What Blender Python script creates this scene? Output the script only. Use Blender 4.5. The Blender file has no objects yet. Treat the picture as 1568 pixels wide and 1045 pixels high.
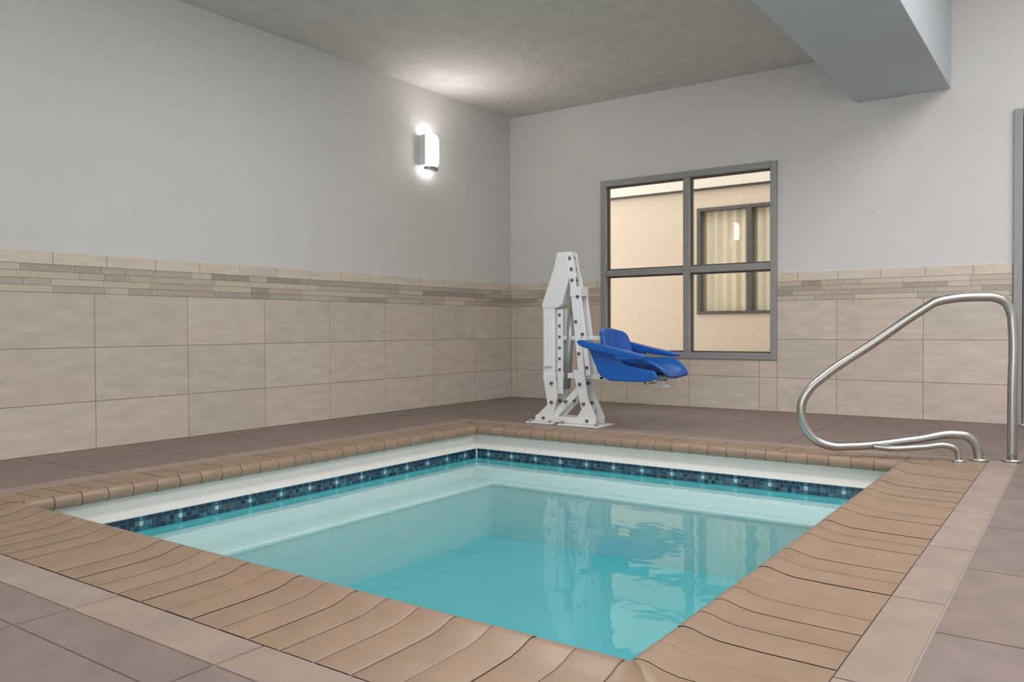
import bpy, math, random
from mathutils import Vector, Matrix
random.seed(7)
S = bpy.context.scene
S.view_settings.view_transform = 'Standard'
S.view_settings.look = 'None'
COL = S.collection

def srgb(r, g, b):
    f = lambda c: (c/255/12.92) if c/255 <= 0.04045 else ((c/255+0.055)/1.055)**2.4
    return (f(r), f(g), f(b), 1.0)

# ------------------------------------------------------------------ materials
def newmat(name):
    m = bpy.data.materials.new(name); m.use_nodes = True
    nt = m.node_tree; nt.nodes.clear()
    out = nt.nodes.new('ShaderNodeOutputMaterial')
    return m, nt, out

def N(nt, t, **kw):
    n = nt.nodes.new(t)
    for k, v in kw.items():
        if k.startswith('_'):
            setattr(n, k[1:], v)
        else:
            n.inputs[k.replace('__', ' ')].default_value = v
    return n

def mat_basic(name, col, rough=0.5, metal=0.0, var=0.06, vscale=6, bump=0.0, bscale=60, spec=0.5, stretch=(1, 1, 1), attr=False, bdist=0.01, coat=0):
    m, nt, out = newmat(name)
    L = nt.links.new
    p = N(nt, 'ShaderNodeBsdfPrincipled', Roughness=rough, Metallic=metal)
    p.inputs['Specular IOR Level'].default_value = spec
    p.inputs['Coat Weight'].default_value = coat
    tc = N(nt, 'ShaderNodeNewGeometry')
    mp = N(nt, 'ShaderNodeMapping'); mp.inputs['Scale'].default_value = stretch
    L(tc.outputs['Position'], mp.inputs['Vector'])
    nz = N(nt, 'ShaderNodeTexNoise', Scale=vscale, Detail=5.0, Roughness=0.6)
    L(mp.outputs[0], nz.inputs['Vector'])
    mr = N(nt, 'ShaderNodeMapRange')
    mr.inputs['From Min'].default_value = 0.3; mr.inputs['From Max'].default_value = 0.7
    mr.inputs['To Min'].default_value = 1-var; mr.inputs['To Max'].default_value = 1+var
    L(nz.outputs['Fac'], mr.inputs['Value'])
    mul = N(nt, 'ShaderNodeVectorMath', _operation='MULTIPLY')
    if attr:
        a = N(nt, 'ShaderNodeAttribute'); a.attribute_name = 'Col'
        L(a.outputs['Color'], mul.inputs[0])
    else:
        mul.inputs[0].default_value = col[:3]
    L(mr.outputs[0], mul.inputs[1])
    L(mul.outputs[0], p.inputs['Base Color'])
    if bump > 0:
        b2 = N(nt, 'ShaderNodeTexNoise', Scale=bscale, Detail=3.0)
        L(tc.outputs['Position'], b2.inputs['Vector'])
        bp = N(nt, 'ShaderNodeBump', Strength=bump, Distance=bdist)
        L(b2.outputs['Fac'], bp.inputs['Height'])
        L(bp.outputs[0], p.inputs['Normal'])
    L(p.outputs[0], out.inputs[0])
    return m

def mat_emit(name, col, st):
    m, nt, out = newmat(name)
    e = N(nt, 'ShaderNodeEmission', Strength=st); e.inputs['Color'].default_value = col
    nt.links.new(e.outputs[0], out.inputs[0]); return m

def mat_glass(name, tint, ior=1.5, rough=0.0, bump=0, bscale=3, vol=None):
    m, nt, out = newmat(name); L = nt.links.new
    tr = N(nt, 'ShaderNodeBsdfTransparent'); tr.inputs['Color'].default_value = tint
    gl = N(nt, 'ShaderNodeBsdfGlossy', Roughness=rough)
    fr = N(nt, 'ShaderNodeFresnel', IOR=ior)
    geo = N(nt, 'ShaderNodeNewGeometry')
    inv = N(nt, 'ShaderNodeMath', _operation='SUBTRACT'); inv.inputs[0].default_value = 1
    L(geo.outputs['Backfacing'], inv.inputs[1])
    mu = N(nt, 'ShaderNodeMath', _operation='MULTIPLY')
    L(fr.outputs[0], mu.inputs[0]); L(inv.outputs[0], mu.inputs[1])
    mx = N(nt, 'ShaderNodeMixShader')
    L(mu.outputs[0], mx.inputs[0]); L(tr.outputs[0], mx.inputs[1]); L(gl.outputs[0], mx.inputs[2])
    if bump:
        nz = N(nt, 'ShaderNodeTexNoise', Scale=bscale, Detail=2.0)
        L(geo.outputs['Position'], nz.inputs['Vector'])
        bp = N(nt, 'ShaderNodeBump', Strength=bump, Distance=0.01)
        L(nz.outputs['Fac'], bp.inputs['Height'])
        L(bp.outputs[0], gl.inputs['Normal']); L(bp.outputs[0], fr.inputs['Normal'])
    L(mx.outputs[0], out.inputs['Surface'])
    if vol:
        va = N(nt, 'ShaderNodeVolumeAbsorption', Density=vol[1]); va.inputs['Color'].default_value = vol[0]
        L(va.outputs[0], out.inputs['Volume'])
    return m

M_wall = mat_basic('wall_paint', srgb(216, 214, 212), 0.75, var=0.015, vscale=3, bump=0.25, bscale=90, bdist=0.004)
M_ceil = mat_basic('ceiling_knockdown', srgb(208, 205, 201), 0.85, var=0.06, vscale=6, bump=0.8, bscale=26, bdist=0.012)
M_beam = mat_basic('beam_paint_cool_light', srgb(192, 204, 211), 0.8, var=0.015, bump=0.25, bscale=80, bdist=0.004)  # wall paint with the cool light on the beam put into its colour
M_wtile = mat_basic('wall_tile', None, 0.38, var=0.10, vscale=5, attr=True, stretch=(1, 1, 4), bump=0.06, bscale=25)
M_mosaic = mat_basic('mosaic_tile', None, 0.25, var=0.06, vscale=30, attr=True)
M_grout = mat_basic('grout', srgb(150, 140, 130), 0.9)
M_ftile = mat_basic('deck_tile', None, 0.5, var=0.12, vscale=7, attr=True, bump=0.12, bscale=120, bdist=0.003)
M_coping = mat_basic('coping_tile', None, 0.42, var=0.09, vscale=9, attr=True, bump=0.1, bscale=80, bdist=0.003)
M_cgrout = mat_basic('coping_grout', srgb(100, 86, 76), 0.9)
M_plaster = mat_basic('pool_plaster', srgb(210, 211, 207), 0.5, var=0.03)
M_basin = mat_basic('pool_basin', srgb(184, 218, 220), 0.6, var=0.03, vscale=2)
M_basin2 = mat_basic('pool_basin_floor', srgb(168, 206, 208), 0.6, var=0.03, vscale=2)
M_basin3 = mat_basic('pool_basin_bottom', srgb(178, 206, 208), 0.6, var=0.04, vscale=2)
M_ptile = mat_basic('waterline_tile', None, 0.15, var=0.1, vscale=60, attr=True)
M_frame = mat_basic('window_frame_metal', srgb(152, 153, 153), 0.45, 0.2, var=0.02)
M_dframe = mat_basic('dark_frame', srgb(96, 94, 90), 0.5, 0.2, var=0.02)
M_ext = mat_basic('exterior_stucco', srgb(224, 208, 190), 0.9, var=0.05, vscale=40, bump=0.5, bscale=60)
M_extc = mat_basic('exterior_cornice', srgb(238, 232, 220), 0.9, var=0.02)
M_curt = mat_basic('curtain_fabric', srgb(230, 222, 196), 0.9, var=0.05)
M_dark = mat_basic('dark_interior', srgb(60, 55, 48), 0.9)
M_steel = mat_basic('brushed_steel', srgb(184, 184, 182), 0.30, 1.0, var=0.03, vscale=30)
M_white = mat_basic('powder_white', srgb(222, 223, 223), 0.4, var=0.02)
M_lgrey = mat_basic('actuator_grey', srgb(150, 152, 154), 0.35, 0.4)
M_bolt = mat_basic('bolt_dark', srgb(110, 112, 115), 0.4, 0.7)
M_blue = mat_basic('blue_plastic', srgb(14, 84, 166), 0.35, var=0.04)
M_blued = mat_basic('blue_plastic_shaded', srgb(12, 60, 130), 0.4, var=0.04)  # same seat plastic, shade on the far web put into the colour
M_glass = mat_glass('window_glass', (0.97, 0.97, 0.96, 1), 1.52)
VOL = ((0.26, 0.83, 0.86, 1), 0.32)
M_water = mat_glass('water_surface', (0.97, 1, 1, 1), 1.33, 0.025, bump=0.2, bscale=5, vol=VOL)
m, nt, out = newmat('water_body')
t_ = N(nt, 'ShaderNodeBsdfTransparent'); nt.links.new(t_.outputs[0], out.inputs['Surface'])
va = N(nt, 'ShaderNodeVolumeAbsorption', Density=VOL[1]); va.inputs['Color'].default_value = VOL[0]
nt.links.new(va.outputs[0], out.inputs['Volume']); M_waterb = m
M_lamp = mat_emit('sconce_diffuser', (1.0, 0.96, 0.9, 1), 15)

# ------------------------------------------------------------------ mesh helpers
def link(ob, parent=None):
    COL.objects.link(ob)
    if parent: ob.parent = parent
    return ob

def empty(name, loc=(0, 0, 0)):
    e = bpy.data.objects.new(name, None); e.location = (0, 0, 0); e.empty_display_size = 0.1
    return link(e)

def mesh(name, v, f, mat, parent=None, smooth=False, cols=None, bevel=0, seg=2, midx=None):
    me = bpy.data.meshes.new(name); me.from_pydata([tuple(a) for a in v], [], f)
    mats = mat if isinstance(mat, list) else [mat]
    for mm in mats: me.materials.append(mm)
    if midx: me.polygons.foreach_set('material_index', midx)
    if cols:
        at = me.color_attributes.new('Col', 'FLOAT_COLOR', 'CORNER')
        d = []
        for p, c in zip(me.polygons, cols):
            d += list(c)*p.loop_total
        at.data.foreach_set('color', d)
    if smooth: me.polygons.foreach_set('use_smooth', [True]*len(me.polygons))
    me.update()
    ob = bpy.data.objects.new(name, me); link(ob, parent)
    if bevel:
        b = ob.modifiers.new('bevel', 'BEVEL'); b.width = bevel; b.segments = seg; b.limit_method = 'ANGLE'
    return ob

BF = [(0, 3, 2, 1), (4, 5, 6, 7), (0, 1, 5, 4), (1, 2, 6, 5), (2, 3, 7, 6), (3, 0, 4, 7)]
def bx(V, F, x0, x1, y0, y1, z0, z1):
    n = len(V)
    V += [(x0, y0, z0), (x1, y0, z0), (x1, y1, z0), (x0, y1, z0), (x0, y0, z1), (x1, y0, z1), (x1, y1, z1), (x0, y1, z1)]
    F += [tuple(i+n for i in f) for f in BF]

def boxes(name, L, mat, parent=None, bevel=0, **k):
    V, F = [], []
    for b in L: bx(V, F, *b)
    return mesh(name, V, F, mat, parent, bevel=bevel, **k)

def sweep(name, pts, r, mat, parent=None, seg=16, sub=6, closed_caps=True, smoothpath=True):
    P = [Vector(p) for p in pts]
    if smoothpath and len(P) > 2:
        Q = []
        for i in range(len(P)-1):
            p0 = P[max(i-1, 0)]; p1 = P[i]; p2 = P[i+1]; p3 = P[min(i+2, len(P)-1)]
            def tang(a, b, c):
                d1 = (b-a).length; d2 = (c-b).length
                if d1 < 1e-6: return (c-b)/max(d2, 1e-6)
                if d2 < 1e-6: return (b-a)/d1
                return ((b-a)/d1*d2+(c-b)/d2*d1)/(d1+d2)
            Ln = (p2-p1).length
            t1 = tang(p0, p1, p2)*Ln; t2 = tang(p1, p2, p3)*Ln
            for k in range(sub):
                t = k/sub
                h1 = 2*t**3-3*t**2+1; h2 = t**3-2*t**2+t; h3 = -2*t**3+3*t**2; h4 = t**3-t**2
                Q.append(p1*h1+t1*h2+p2*h3+t2*h4)
        Q.append(P[-1]); P = Q
    V, F = [], []
    T = []
    for i in range(len(P)):
        d = (P[min(i+1, len(P)-1)]-P[max(i-1, 0)]).normalized(); T.append(d)
    up = Vector((0, 0, 1)) if abs(T[0].z) < 0.9 else Vector((0, 1, 0))
    n = T[0].cross(up).normalized()
    for i, p in enumerate(P):
        n = (n-T[i]*n.dot(T[i])).normalized(); b = T[i].cross(n)
        for k in range(seg):
            a = 2*math.pi*k/seg
            V.append(p+(n*math.cos(a)+b*math.sin(a))*r)
    for i in range(len(P)-1):
        for k in range(seg):
            k2 = (k+1) % seg
            F.append((i*seg+k, i*seg+k2, (i+1)*seg+k2, (i+1)*seg+k))
    F.append(tuple(reversed(range(seg)))); F.append(tuple(range((len(P)-1)*seg, len(P)*seg)))
    ob = mesh(name, V, F, mat, parent, smooth=True)
    return ob

import bmesh
def recalc(ob):
    bm = bmesh.new(); bm.from_mesh(ob.data); bmesh.ops.recalc_face_normals(bm, faces=bm.faces); bm.to_mesh(ob.data); bm.free()

def prism(name, poly, y0, y1, mat, parent=None, bevel=0.004):
    n = len(poly); V = [(x, y0, z) for x, z in poly]+[(x, y1, z) for x, z in poly]
    F = [tuple(range(n)), tuple(reversed(range(n, 2*n)))]
    for i in range(n):
        j = (i+1) % n; F.append((i, i+n, j+n, j))
    ob = mesh(name, V, F, mat, parent, bevel=bevel)
    recalc(ob)
    return ob

def bar(name, a, b, w, t, mat, parent, y, bevel=0.004):
    a = Vector(a); b = Vector(b); d = (b-a).normalized(); n = Vector((-d.y, d.x))*w/2
    return prism(name, [tuple(a-n), tuple(b-n), tuple(b+n), tuple(a+n)], y-t/2, y+t/2, mat, parent, bevel)

def cyl(name, a, b, r, mat, parent=None, seg=20):
    return sweep(name, [a, b], r, mat, parent, seg=seg, smoothpath=False)

# tile fields ---------------------------------------------------------------
def tilefield(name, plane, base, h, rects, mat, parent, gap=0.003):
    V, F, C = [], [], []
    g = gap/2
    for a0, a1, b0, b1, c in rects:
        a0 += g; a1 -= g; b0 += g; b1 -= g
        if a1-a0 < 0.002 or b1-b0 < 0.002: continue
        if plane == 'x': bx(V, F, base, base+h, a0, a1, b0, b1)
        elif plane == 'y': bx(V, F, a0, a1, base-h, base, b0, b1)
        else: bx(V, F, a0, a1, b0, b1, base, base+h)
        C += [c]*6
    return mesh(name, V, F, mat, parent, cols=C)

def grid(a0, a1, b0, b1, sa, sb, oa, ob, colf):
    R = []
    i = math.floor((a0-oa)/sa)
    while oa+i*sa < a1:
        j = math.floor((b0-ob)/sb)
        while ob+j*sb < b1:
            x0, x1 = max(a0, oa+i*sa), min(a1, oa+(i+1)*sa)
            y0, y1 = max(b0, ob+j*sb), min(b1, ob+(j+1)*sb)
            if x1-x0 > 0.004 and y1-y0 > 0.004: R.append((x0, x1, y0, y1, colf()))
            j += 1
        i += 1
    return R

def jitter(c, a=0.06, hue=0.02):
    k = 1+random.uniform(-a, a)
    return (c[0]*k*(1+random.uniform(-hue, hue)), c[1]*k, c[2]*k*(1+random.uniform(-hue, hue)), 1)

# ------------------------------------------------------------------ dimensions
XL, YB, ZC = -4.8, 6.767, 2.837
XR, YF = 3.2, -3.0
ZH = 3.5
LX0, LX1, LY0, LY1 = -3.45, -0.775, 1.51, 4.45
CW, SW = 0.36, 0.13
WX0, WX1, WZ0, WZ1 = -3.753, -2.096, 0.427, 2.082
BX0, BX1, BZ = -1.473, -0.826, 2.455

# ------------------------------------------------------------------ room shell
wl = boxes('wall_left', [(XL-0.16, XL-0.011, YF-0.2, YB+0.15, -0.05, ZC+0.1)], M_wall)
DX0, DX1, DZ = -0.372, 0.62, 2.18
T = 0.16
wb = boxes('wall_back', [
    (XL-0.011, WX0, YB+0.011, YB+T, -0.05, ZH+0.1), (WX0, WX1, YB+0.011, YB+T, -0.05, WZ0),
    (WX0, WX1, YB+0.011, YB+T, WZ1, ZH+0.1), (WX1, DX0, YB+0.011, YB+T, -0.05, ZH+0.1),
    (DX0, DX1, YB+0.011, YB+T, DZ, ZH+0.1), (DX1, XR, YB+0.011, YB+T, -0.05, ZH+0.1)], M_wall)
boxes('wall_right', [(XR, XR+0.15, YF-0.2, YB+T, -0.05, ZH+0.1)], M_wall)
boxes('wall_front', [(XL-0.011, XR, YF-0.15, YF, -0.05, ZH+0.1)], M_wall)
boxes('ceiling', [(XL-0.16, BX0+0.05, YF, YB+0.011, ZC, ZC+0.1), (BX0, XR, YF, YB+0.011, ZH, ZH+0.1)], M_ceil)
boxes('ceiling_beam', [(BX0, BX1, YF, YB+0.011, BZ, ZH)], M_beam, bevel=0.006)

ctile = srgb(203, 190, 178); ctrim = srgb(213, 201, 186)
mos = [srgb(184, 171, 156), srgb(166, 154, 140), srgb(195, 183, 168), srgb(203, 191, 175), srgb(176, 167, 156), srgb(190, 178, 164)]
rows = [(0, .282), (.282, .602), (.602, .92)]
def wain(a0, a1, sa, oa, ot, zmax=1.15):
    big, small = [], []
    for z0, z1 in rows:
        if z0 < zmax: big += grid(a0, a1, z0, min(z1, zmax), sa, 9, oa, z0, lambda: jitter(ctile, .05, .015))
    if zmax > 1.1:
        big += grid(a0, a1, 1.078, 1.15, .3125, 9, ot, 1.078, lambda: jitter(ctrim, .04))
        zz = [.92, .9595, .999, 1.0385, 1.078]
        for k in range(4):
            x = a0-random.uniform(0, .15)
            while x < a1:
                w = random.choice([.15, .3, .3, .45])
                x0, x1 = max(x, a0), min(x+w, a1)
                if x1-x0 > .01: small.append((x0, x1, zz[k], zz[k+1], jitter(random.choice(mos), .04)))
                x += w
    return big, small
b, s = wain(YF, YB, .61, 2.499, 2.265)
boxes('grout_bed', [(XL-0.011, XL-0.0025, YF, YB, 0, 1.147)], M_grout, wl)
tilefield('wainscot_tiles', 'x', XL-0.010, 0.010, b, M_wtile, wl, gap=.004)
tilefield('mosaic_band', 'x', XL-0.010, 0.0105, s, M_mosaic, wl, gap=.002)
B, Sm = [], []
for a0, a1, zm in [(XL, WX0, 1.15), (WX1, DX0-.06, 1.15), (WX0, WX1, WZ0)]:
    b, s = wain(a0, a1, .622, -1.003, -.99, zm); B += b; Sm += s
for a0, a1 in [(DX1+.06, XR)]:
    b, s = wain(a0, a1, .622, -1.003, -.99); B += b; Sm += s
boxes('grout_bed', [(XL, WX0, YB+.0025, YB+.011, 0, 1.147), (WX1, DX0-.06, YB+.0025, YB+.011, 0, 1.147), (WX0, WX1, YB+.0025, YB+.011, 0, WZ0-.003),
                    (DX1+.06, XR, YB+.0025, YB+.011, 0, 1.147)], M_grout, wb)
tilefield('wainscot_tiles', 'y', YB+0.010, 0.010, B, M_wtile, wb, gap=.004)
tilefield('mosaic_band', 'y', YB+0.010, 0.0105, Sm, M_mosaic, wb, gap=.002)

# ------------------------------------------------------------------ floor
ox0, ox1, oy0, oy1 = LX0-CW, LX1+CW, LY0-CW, LY1+CW
sx0, sx1, sy0, sy1 = ox0-SW, ox1+SW, oy0-SW, oy1+SW
fl = boxes('floor', [(XL-.011, ox0, YF, YB+.011, -.1, -.003), (ox1, XR, YF, YB+.011, -.1, -.003),
                     (ox0, ox1, YF, oy0, -.1, -.003), (ox0, ox1, oy1, YB+.011, -.1, -.003)], mat_basic('deck_grout', srgb(158, 148, 140), .9))
cd = srgb(127, 112, 105)
R = []
for r in [(XL, sx0, YF, YB), (sx1, XR, YF, YB), (sx0, sx1, YF, sy0), (sx0, sx1, sy1, YB)]:
    R += grid(*r, .6, .6, -.295, 2.085, lambda: jitter(cd, .06))
cs = srgb(149, 133, 122)
R += grid(sx0, ox0, sy0, sy1, 9, .6, sx0, 2.085, lambda: jitter(cs, .05))
R += grid(ox1, sx1, sy0, sy1, 9, .6, ox1, 2.3, lambda: jitter(cs, .05))
R += grid(ox0, ox1, sy0, oy0, .6, 9, -.295, sy0, lambda: jitter(cs, .05))
R += grid(ox0, ox1, oy1, sy1, .6, 9, -.295, oy1, lambda: jitter(cs, .05))
tilefield('deck_tiles', 'z', -.008, .008, R, M_ftile, fl, gap=.006)

# ------------------------------------------------------------------ pool
pool = empty('swimming_pool')
prof = [(CW, .001), (.20, .003), (.11, .006), (.075, .012), (.045, .021), (.025, .023), (.010, .018), (.001, .005), (0, -.010), (.006, -.026), (.02, -.036), (.06, -.038), (CW, -.038)]
cc = srgb(143, 120, 101)
def coping():
    V, F, C, MI = [], [], [], []
    sides = [((LX0, LY0), (1, 0), (0, -1), LX1-LX0), ((LX1, LY0), (0, 1), (1, 0), LY1-LY0),
             ((LX1, LY1), (-1, 0), (0, 1), LX1-LX0), ((LX0, LY1), (0, -1), (-1, 0), LY1-LY0)]
    for (o, a, n, L) in sides:
        w = (L)/round(L/.113)
        s0 = -w*math.ceil(CW/w)
        while s0 < L+CW:
            g = .0016
            col = jitter(cc, .045, .015)
            def ring(u, grow=0):
                out = []
                for d, z in prof:
                    uu = min(max(u, -d), L+d)
                    out.append((o[0]+a[0]*uu+n[0]*d, o[1]+a[1]*uu+n[1]*d, z+grow))
                return out
            e = s0+w
            k0 = len(V)
            lift = random.uniform(-.0008, .0008)
            V += [(x, y, z-.0012) for x, y, z in ring(s0+g, lift)]
            V += ring(min(s0+g+.006, e-g), lift); V += ring(max(e-g-.006, s0+g), lift)
            V += [(x, y, z-.0012) for x, y, z in ring(e-g, lift)]
            m_ = len(prof)
            for q in range(3):
                for i in range(m_-1):
                    F.append((k0+q*m_+i, k0+q*m_+i+1, k0+(q+1)*m_+i+1, k0+(q+1)*m_+i)); C.append(col)
            s0 = e
    ob = mesh('coping', V, F, M_coping, pool, cols=C, smooth=True)
    bm = bmesh.new(); bm.from_mesh(ob.data); bmesh.ops.dissolve_degenerate(bm, dist=1e-5, edges=bm.edges[:]); bm.to_mesh(ob.data); bm.free()
    V, F = [], []
    for (o, a, n, L) in sides:
        k0 = len(V)
        for end in (0, 1):
            for d, z in prof:
                dd = d+.002 if d < .1 else d; zz = z-.0028 if z > -.02 else z+.003
                uu = -d if end == 0 else L+d
                V.append((o[0]+a[0]*uu+n[0]*dd, o[1]+a[1]*uu+n[1]*dd, zz))
        m_ = len(prof)
        for i in range(m_-1): F.append((k0+i, k0+i+1, k0+m_+i+1, k0+m_+i))
    mesh('coping_grout', V, F, M_cgrout, pool, smooth=True)
coping()

def ringwall(name, pts, mat, smooth=False):
    V, F = [], []
    for d, z in pts:
        V += [(LX0-d, LY0-d, z), (LX1+d, LY0-d, z), (LX1+d, LY1+d, z), (LX0-d, LY1+d, z)]
    for i in range(len(pts)-1):
        for k in range(4):
            k2 = (k+1) % 4; F.append((i*4+k, i*4+k2, (i+1)*4+k2, (i+1)*4+k))
    return mesh(name, V, F, mat, pool)
ringwall('bond_beam', [(.05, -.034), (.052, -.06), (.045, -.09), (.025, -.112), (.006, -.125), (.004, -.130)], M_plaster)
ringwall('upper_wall', [(.004, -.128), (.004, -.30)], M_basin)
WZ = -.190
bz, bw, fz = -.226, .52, -.55
boxes('bench_top', [(LX0, LX0+bw, LY0, LY1, bz-.03, bz), (LX0+bw, LX1, LY1-bw, LY1, bz-.03, bz)], M_basin, pool, bevel=.012, seg=3)
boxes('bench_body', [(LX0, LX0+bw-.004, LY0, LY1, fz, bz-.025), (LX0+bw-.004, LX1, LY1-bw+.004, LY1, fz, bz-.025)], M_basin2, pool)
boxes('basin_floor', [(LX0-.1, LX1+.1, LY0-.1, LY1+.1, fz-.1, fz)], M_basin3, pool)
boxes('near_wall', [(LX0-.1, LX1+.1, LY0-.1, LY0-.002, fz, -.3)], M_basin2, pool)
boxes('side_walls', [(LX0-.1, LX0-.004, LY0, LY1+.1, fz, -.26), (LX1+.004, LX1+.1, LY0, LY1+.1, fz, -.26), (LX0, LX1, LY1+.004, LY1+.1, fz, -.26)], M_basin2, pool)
pal = [srgb(28, 60, 82), srgb(36, 80, 100), srgb(20, 40, 62), srgb(50, 105, 120), srgb(34, 70, 92), srgb(66, 80, 92)]
def waterline():
    V, F, C = [], [], []
    t = .0215
    for side in range(4):
        L = (LX1-LX0) if side in (0, 2) else (LY1-LY0)
        n = int(L/t)
        for i in range(n):
            for r in range(3):
                z1 = -.131-r*t; z0 = z1-t+.002
                ph = i % 9
                if r in (0,) and ph not in (4,): c = jitter(pal[0] if i % 2 else pal[2], .15)
                elif ph in (4,) and r == 1: c = jitter(srgb(160, 182, 182), .1)
                elif ph in (3, 5) and r == 1 or ph == 4: c = jitter(pal[3], .1)
                else: c = jitter(random.choice(pal), .15)
                u0, u1 = i*t+.001, (i+1)*t-.001
                if side == 0: bx(V, F, LX0+u0, LX0+u1, LY0-.004, LY0, z0, z1)
                elif side == 2: bx(V, F, LX0+u0, LX0+u1, LY1, LY1+.004, z0, z1)
                elif side == 1: bx(V, F, LX1, LX1+.004, LY0+u0, LY0+u1, z0, z1)
                else: bx(V, F, LX0-.004, LX0, LY0+u0, LY0+u1, z0, z1)
                C += [c]*6
    mesh('waterline_tiles', V, F, M_ptile, pool, cols=C)
waterline()
V, F = [], []
bx(V, F, LX0+.0005, LX1-.0005, LY0+.0005, LY1-.0005, fz+.001, WZ)
mesh('water', V, F, [M_water, M_waterb], pool, midx=[1, 0, 1, 1, 1, 1])

# ------------------------------------------------------------------ window 1
win = empty('window_1')
fy0, fy1 = YB-.015, YB+.09
fw = .055
xm, zm = -2.895, 1.213
boxes('frame', [(WX0, WX0+fw, fy0, fy1, WZ0, WZ1), (WX1-fw, WX1, fy0, fy1, WZ0, WZ1),
                (WX0+fw, WX1-fw, fy0, fy1, WZ1-fw, WZ1), (WX0+fw, WX1-fw, fy0, fy1, WZ0, WZ0+fw),
                (xm-.03, xm+.03, fy0+.005, fy1, WZ0+fw, WZ1-fw),
                (WX0+fw, xm-.03, fy0+.012, fy1, zm-.028, zm+.028), (xm+.03, WX1-fw, fy0+.012, fy1, zm-.028, zm+.028)], M_frame, win, bevel=.004)
bead = []
for x0, x1 in [(WX0+fw, xm-.03), (xm+.03, WX1-fw)]:
    for z0, z1 in [(WZ0+fw, zm-.028), (zm+.028, WZ1-fw)]:
        w = .014
        bead += [(x0, x0+w, YB+.03, YB+.06, z0, z1), (x1-w, x1, YB+.03, YB+.06, z0, z1), (x0+w, x1-w, YB+.03, YB+.06, z0, z0+w), (x0+w, x1-w, YB+.03, YB+.06, z1-w, z1)]
boxes('glazing_bead', bead, M_dframe, win)
mesh('glass', [(WX0+fw, YB+.05, WZ0+fw), (WX1-fw, YB+.05, WZ0+fw), (WX1-fw, YB+.05, WZ1-fw), (WX0+fw, YB+.05, WZ1-fw)], [(0, 1, 2, 3)], M_glass, win)

door = empty('door_1')
boxes('frame', [(DX0-.055, DX0, YB-.02, YB+.1, 0, DZ+.055), (DX1, DX1+.055, YB-.02, YB+.1, 0, DZ+.055), (DX0, DX1, YB-.02, YB+.1, DZ, DZ+.055)], M_frame, door, bevel=.004)
boxes('leaf', [(DX0+.004, DX1-.004, YB+.03, YB+.075, .006, DZ-.004)], M_frame, door, bevel=.003)
boxes('vision_panel', [(DX0+.15, DX1-.15, YB+.025, YB+.08, 1.0, 1.95)], M_dframe, door, bevel=.003)
sweep('lever_handle', [(DX1-.09, YB+.03, 1.0), (DX1-.09, YB-.03, 1.0), (DX1-.12, YB-.045, 1.0), (DX1-.2, YB-.045, 1.0)], .01, M_steel, door)

# ------------------------------------------------------------------ exterior seen through the window
YE = 8.77
ew = boxes('wall_exterior', [(-9, -3.62, YE, YE+.2, 0, 3.0), (-2.42, 1, YE, YE+.2, 0, 3.0), (-3.62, -2.42, YE, YE+.2, 0, .85), (-3.62, -2.42, YE, YE+.2, 2.05, 3.0)], M_ext)
boxes('cornice', [(-9, 1, YE-.06, YE, 2.27, 3.0)], M_extc, ew)
boxes('cornice_grey_strip', [(-9, 1, YE-.03, YE, 2.25, 2.27)], M_dframe, ew)  # thin grey strip along the lower edge of the cornice
boxes('ground_exterior', [(-9, 1, YB+T, YE+1.2, -.06, -.01)], mat_basic('paving', srgb(180, 172, 162), .9))
w2 = empty('window_2')
boxes('frame', [(-3.62, -3.58, YE-.02, YE+.08, .85, 2.05), (-2.46, -2.42, YE-.02, YE+.08, .85, 2.05), (-3.58, -2.46, YE-.02, YE+.08, .85, .885),
                (-3.58, -2.46, YE-.02, YE+.08, 2.01, 2.05), (-3.045, -2.99, YE-.02, YE+.08, .885, 2.01)], M_dframe, w2, bevel=.004)
boxes('room_box', [(-3.9, -2.1, YE+.5, YE+.52, .5, 2.4), (-3.9, -3.88, YE+.2, YE+.5, .5, 2.4), (-2.12, -2.1, YE+.2, YE+.5, .5, 2.4), (-3.9, -2.1, YE+.2, YE+.5, 2.38, 2.4), (-3.9, -2.1, YE+.2, YE+.5, .5, .52)], M_dark, w2)
def curtain(x0, x1, z0, z1):
    V, F = [], []; n = int((x1-x0)/.008)
    for i in range(n+1):
        x = x0+(x1-x0)*i/n; y = YE+.075+.018*math.sin(i*.45)+.008*math.sin(i*.17+1)
        V += [(x, y, z0), (x, y, z1)]
    for i in range(n): F.append((2*i, 2*i+2, 2*i+3, 2*i+1))
    mesh('curtain', V, F, M_curt, w2, smooth=True)
curtain(-3.615, -3.07, .86, 2.04); curtain(-3.03, -2.44, .86, 2.04)

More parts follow.
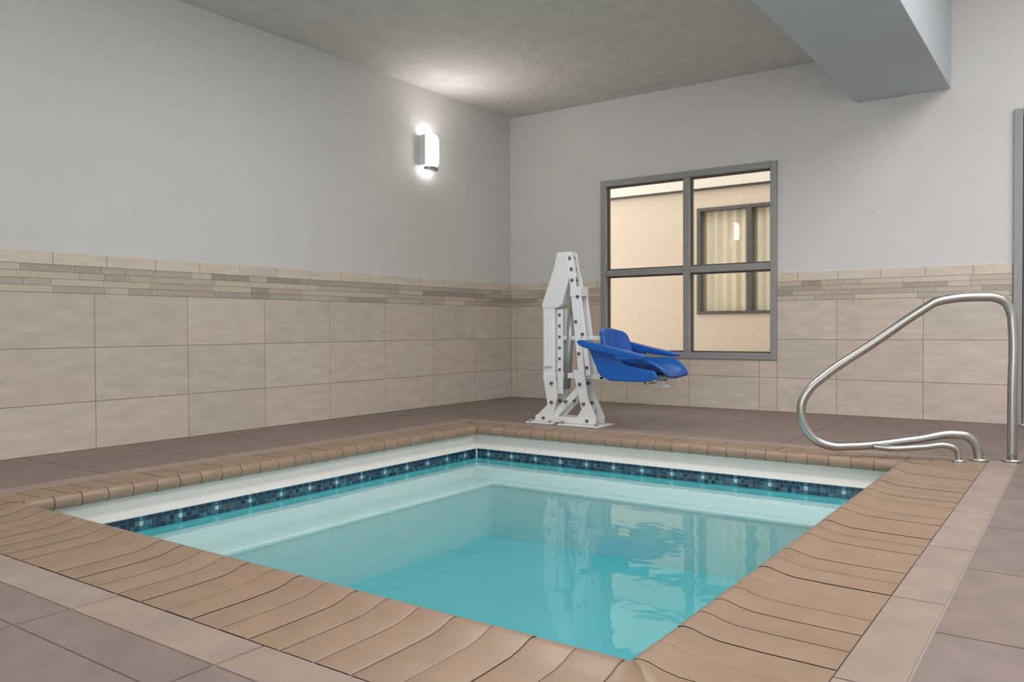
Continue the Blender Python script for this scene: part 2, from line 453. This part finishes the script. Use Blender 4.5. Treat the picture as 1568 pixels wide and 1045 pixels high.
# ------------------------------------------------------------------ wall sconces (left wall)
def oval(V, x0, dx, dy, y, z, n=20):
    for i in range(n+1):
        a = -math.pi/2+math.pi*i/n
        V.append((x0+dx*math.cos(a), y+dy*math.sin(a), z))
def sconce(y, z):
    e = empty('wall_sconce')
    hx = XL+.065
    boxes('housing', [(XL-.010, XL+.004, y-.085, y+.085, z-.13, z+.135), (XL, hx, y-.085, y-.079, z-.13, z+.135), (XL, hx, y+.079, y+.085, z-.13, z+.135)], M_white, e, bevel=.002)
    n = 20; h = .155; V, F = [], []
    ts = [-1, -.985, -.95, -.88, -.78, -.6, -.3, 0, .3, .6, .78, .88, .95, .985, 1]
    for t in ts:
        k = max(.02, (1-abs(t)**6))**.5
        oval(V, hx-.02, .085*k, .079*(.45+.55*k), y, z+h*t)
    for r in range(len(ts)-1):
        for i in range(n):
            a = r*(n+1)+i; F.append((a, a+1, a+n+2, a+n+1))
        F.append((r*(n+1)+n, r*(n+1), (r+1)*(n+1), (r+1)*(n+1)+n))
    F.append(tuple(reversed(range(n+1)))); F.append(tuple(range((len(ts)-1)*(n+1), len(ts)*(n+1))))
    mesh('diffuser', V, F, M_lamp, e, smooth=True)
    V, F = [], []
    for zz in (-h-.012, -h+.012): oval(V, hx-.022, .07, .078, y, z+zz)
    for i in range(n): F.append((i, i+1, i+n+2, i+n+1))
    F.append(tuple(reversed(range(n+1)))); F.append(tuple(range(n+1, 2*n+2)))
    mesh('bottom_cap', V, F, M_lgrey, e)
    l = bpy.data.lights.new('sconce_uplight', 'SPOT'); l.energy = 12; l.color = (1, .92, .88); l.spot_size = math.radians(172); l.spot_blend = 1; l.shadow_soft_size = .06
    o = bpy.data.objects.new('sconce_uplight', l); o.location = (XL+.24, y, z-.06)
    o.rotation_euler = Vector((.6, 0, 1)).to_track_quat('-Z', 'Y').to_euler(); link(o, e)
sconce(5.469, 2.272); sconce(.55, 2.272)

# ------------------------------------------------------------------ handrail
hr = empty('pool_handrail')
def HP(q, z, o=0): return (-.313-.957*q, 4.93-.43*q+o, z)
main = [(0, 0), (0, .35), (0, .70), (.008, .775), (.035, .83), (.083, .853), (.149, .857), (.299, .846), (.354, .832), (.406, .798), (.64, .62), (.882, .437), (.952, .368), (.988, .30), (.992, .218),
        (.965, .141), (.92, .09), (.85, .062), (.762, .062), (.451, .104), (.26, .136), (.205, .128), (.168, .09), (.152, .03), (.150, 0)]
sweep('rail_tube', [HP(*p) for p in main], .0235, M_steel, hr, seg=20, sub=8)
sweep('brace_tube', [HP(.64, .066, -.02), HP(.55, .062, -.05), HP(.40, .073, -.06), HP(.285, .082, -.06), HP(.248, .065, -.06), HP(.236, .03, -.06), HP(.236, 0, -.06)], .016, M_steel, hr, seg=16, sub=8)
for p in [HP(0, 0), HP(.150, 0), HP(.236, 0, -.06)]:
    cyl('escutcheon', (p[0], p[1], 0), (p[0], p[1], .012), .048 if p[0] != HP(.236, 0)[0] else .035, M_steel, hr, 28)

# ------------------------------------------------------------------ pool lift chair
lf = empty('pool_lift_chair')
LY = 5.09
W = M_white
prism('upper_housing', [(-3.29, .85), (-3.295, .88), (-3.19, 1.14), (-3.165, 1.245), (-3.075, 1.25), (-3.05, 1.09), (-3.125, .87), (-3.16, .85)], LY-.055, LY+.055, W, lf, .006)
boxes('mast_slab', [(-3.285, -3.185, LY-.055, LY+.055, .34, .85)], W, lf, bevel=.006)
boxes('mast_cover', [(-3.268, -3.205, LY-.075, LY-.054, .42, .80)], W, lf, bevel=.006)
boxes('perforated_plate', [(-3.175, -3.125, LY-.035, LY-.02, .22, .84), (-3.175, -3.125, LY+.02, LY+.035, .22, .84)], W, lf, bevel=.002)
for i, z in enumerate([.80, .72, .64, .56, .48, .40]):
    cyl('bolt', (-3.15, LY-.043, z), (-3.15, LY-.034, z), .010, M_bolt, lf, 10)
bar('top_cap', (-3.17, 1.243), (-3.05, 1.243), .03, .075, W, lf, LY)
prism('top_bracket', [(-3.12, 1.24), (-3.04, 1.25), (-3.01, 1.08), (-3.03, 1.02), (-3.07, 1.03)], LY-.035, LY-.022, W, lf, .002)
prism('top_bracket', [(-3.12, 1.24), (-3.04, 1.25), (-3.01, 1.08), (-3.03, 1.02), (-3.07, 1.03)], LY+.022, LY+.035, W, lf, .002)
for z, x in [(1.21, -3.065), (1.13, -3.05), (1.05, -3.04)]:
    cyl('bolt', (x, LY-.045, z), (x, LY+.045, z), .013, M_bolt, lf, 12)
for yy in (LY-.045, LY+.045):
    bar('lift_link', (-3.035, 1.08), (-2.955, .34), .05, .016, W, lf, yy)
    bar('lift_link_outer', (-2.985, .96), (-2.90, .36), .04, .014, W, lf, yy)
boxes('link_head', [(-3.05, -2.96, LY-.057, LY+.057, .93, 1.0)], W, lf, bevel=.004)
for x, z in [(-3.03, 1.05), (-2.985, .93), (-3.00, .75), (-2.975, .52), (-2.91, .42), (-2.945, .66), (-2.96, .36)]:
    cyl('bolt', (x, LY-.064, z), (x, LY-.052, z), .011, M_bolt, lf, 10)
cyl('actuator_rod', (-3.055, LY, 1.06), (-3.075, LY, .76), .012, M_steel, lf)
cyl('actuator_body', (-3.07, LY, .80), (-3.115, LY, .26), .027, M_lgrey, lf)
boxes('battery_box', [(-3.30, -3.19, LY+.055, LY+.14, .48, .78)], W, lf, bevel=.01)
for yy in (LY-.06, LY+.06):
    prism('base_leg', [(-3.28, .36), (-3.17, .36), (-3.155, .20), (-3.21, .012), (-3.36, .012), (-3.33, .06), (-3.24, .14)], yy-.007, yy+.007, W, lf, .002)
    bar('base_diagonal', (-3.20, .05), (-2.93, .31), .05, .010, W, lf, yy+.014)
    prism('front_leg', [(-3.02, .40), (-2.93, .40), (-2.90, .20), (-2.83, .06), (-2.85, .012), (-3.02, .012), (-2.95, .12), (-2.98, .24)], yy-.0075, yy+.0075, W, lf, .002)
    bar('base_rail', (-3.345, .036), (-2.835, .036), .045, .024, W, lf, yy)
    for x, z in [(-3.20, .30), (-3.20, .16), (-3.27, .04), (-2.96, .30), (-2.93, .16), (-2.90, .04), (-3.08, .17)]:
        cyl('bolt', (x, yy-.02, z), (x, yy-.006, z), .012, M_bolt, lf, 10)
for x, z in [(-3.22, .33), (-3.20, .12), (-2.96, .34), (-2.90, .11)]:
    cyl('cross_pin', (x, LY-.06, z), (x, LY+.06, z), .014, W, lf)
boxes('base_plate', [(-3.40, -3.17, LY-.12, LY+.12, 0, .012), (-3.12, -2.78, LY-.13, LY+.11, 0, .012)], W, lf, bevel=.003)
for x in (-3.37, -3.20, -3.09, -2.81):
    cyl('anchor_bolt', (x, LY-.10, .012), (x, LY-.10, .03), .012, M_lgrey, lf, 6)
boxes('seat_arm', [(-3.19, -2.70, LY-.022, LY+.022, .335, .375), (-3.14, -2.76, LY-.016, LY+.016, .615, .645), (-2.79, -2.765, LY-.03, LY+.03, .34, .65)], W, lf, bevel=.004)
boxes('seat_frame', [(-2.76, -2.34, LY-.14, LY-.11, .345, .37), (-2.76, -2.34, LY+.11, LY+.14, .345, .37), (-2.76, -2.73, LY-.14, LY+.14, .34, .365), (-2.42, -2.39, LY-.14, LY+.14, .34, .365)], W, lf, bevel=.003)
cyl('footrest_pivot', (-2.40, LY-.16, .335), (-2.40, LY+.16, .335), .013, M_steel, lf)
prism('footrest_bracket', [(-2.42, .345), (-2.33, .345), (-2.31, .30), (-2.35, .29)], LY-.02, LY+.02, W, lf, .003)
sp = [(-2.80, .705, .13), (-2.795, .66, .185), (-2.775, .58, .205), (-2.755, .50, .21), (-2.72, .435, .215), (-2.65, .405, .225), (-2.56, .40, .235), (-2.45, .405, .235), (-2.35, .405, .22), (-2.28, .39, .19), (-2.265, .36, .17)]
V, F = [], []; NS = 12
for i, (x, z, hw) in enumerate(sp):
    a = sp[max(i-1, 0)]; c = sp[min(i+1, len(sp)-1)]
    d = Vector((c[0]-a[0], c[1]-a[1])).normalized(); n = Vector((-d.y, d.x))
    for k in range(NS+1):
        s_ = -1+2*k/NS
        o = .075*abs(s_)**3 if i > 0 else .03*abs(s_)**3
        if i > 8: o *= .35
        V.append((x+n.x*o, LY+s_*hw, z+n.y*o - (.02*s_*s_ if i == 0 else 0)))
for i in range(len(sp)-1):
    for k in range(NS):
        a = i*(NS+1)+k; F.append((a, a+1, a+NS+2, a+NS+1))
shell = mesh('seat_shell', V, F, M_blue, lf, smooth=True)
so = shell.modifiers.new('sol', 'SOLIDIFY'); so.thickness = .03; so.offset = -1
su = shell.modifiers.new('sub', 'SUBSURF'); su.levels = 1; su.render_levels = 2
for yy, nm in ((LY-.255, 'near'), (LY+.255, 'far')):
    P = [(-2.865, .612), (-2.83, .622), (-2.72, .600), (-2.55, .562), (-2.38, .528), (-2.335, .515), (-2.345, .500), (-2.40, .498), (-2.58, .522), (-2.74, .550), (-2.84, .582)]
    prism('armrest_'+nm, P, yy-.034, yy+.034, M_blue, lf, .01)
    P = [(-2.80, .585), (-2.70, .565), (-2.62, .545), (-2.58, .50), (-2.50, .455), (-2.40, .435), (-2.30, .42), (-2.27, .37), (-2.36, .345), (-2.62, .345), (-2.70, .38), (-2.745, .47)]
    sg = 1 if yy < LY else -1
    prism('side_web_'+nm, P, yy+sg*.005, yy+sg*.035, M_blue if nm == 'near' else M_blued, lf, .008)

# ------------------------------------------------------------------ lights
def area(name, loc, rot, sx, sy, power, col):
    l = bpy.data.lights.new(name, 'AREA'); l.shape = 'RECTANGLE'; l.size = sx; l.size_y = sy; l.energy = power; l.color = col
    o = bpy.data.objects.new(name, l); o.location = loc; o.rotation_euler = rot; link(o); return o
area('fill_right_bay', (1.2, 2.5, ZH-.03), (0, 0, 0), 2.5, 6, 205, (1, .98, .965))  # unseen fill added above the right bay to light the room
area('fill_front', (.2, YF+.1, 1.5), (math.radians(100), 0, 0), 5.5, 2.2, 125, (.97, .99, 1))  # added area light behind the camera, imitates daylight from a window
area('fill_camera_left', (-3, -.5, ZC-.03), (0, 0, 0), 1.6, 1.6, 22, (1, .98, .95))  # unseen fill added under the ceiling, left of the camera
area('fill_over_pool', (-2.3, 3.2, ZC-.03), (0, 0, 0), 1.2, 1.2, 42, (1, .98, .97))  # added fill without a fixture, brightens the pool from above

w = bpy.data.worlds.new('world'); S.world = w; w.use_nodes = True
bg = w.node_tree.nodes['Background']; bg.inputs[0].default_value = (1.0, .965, .92, 1); bg.inputs[1].default_value = 2.1

# ------------------------------------------------------------------ camera
cam = bpy.data.cameras.new('camera'); cam.sensor_width = 36; cam.lens = 36*1243/1568; cam.clip_start = .05
co = bpy.data.objects.new('camera', cam); link(co)
R_ = Matrix.Rotation(math.radians(35.3), 4, 'Z') @ Matrix.Rotation(math.radians(90-.945), 4, 'X') @ Matrix.Rotation(math.radians(-.26), 4, 'Z')
co.matrix_world = Matrix.Translation((0, 0, .708)) @ R_
S.camera = co
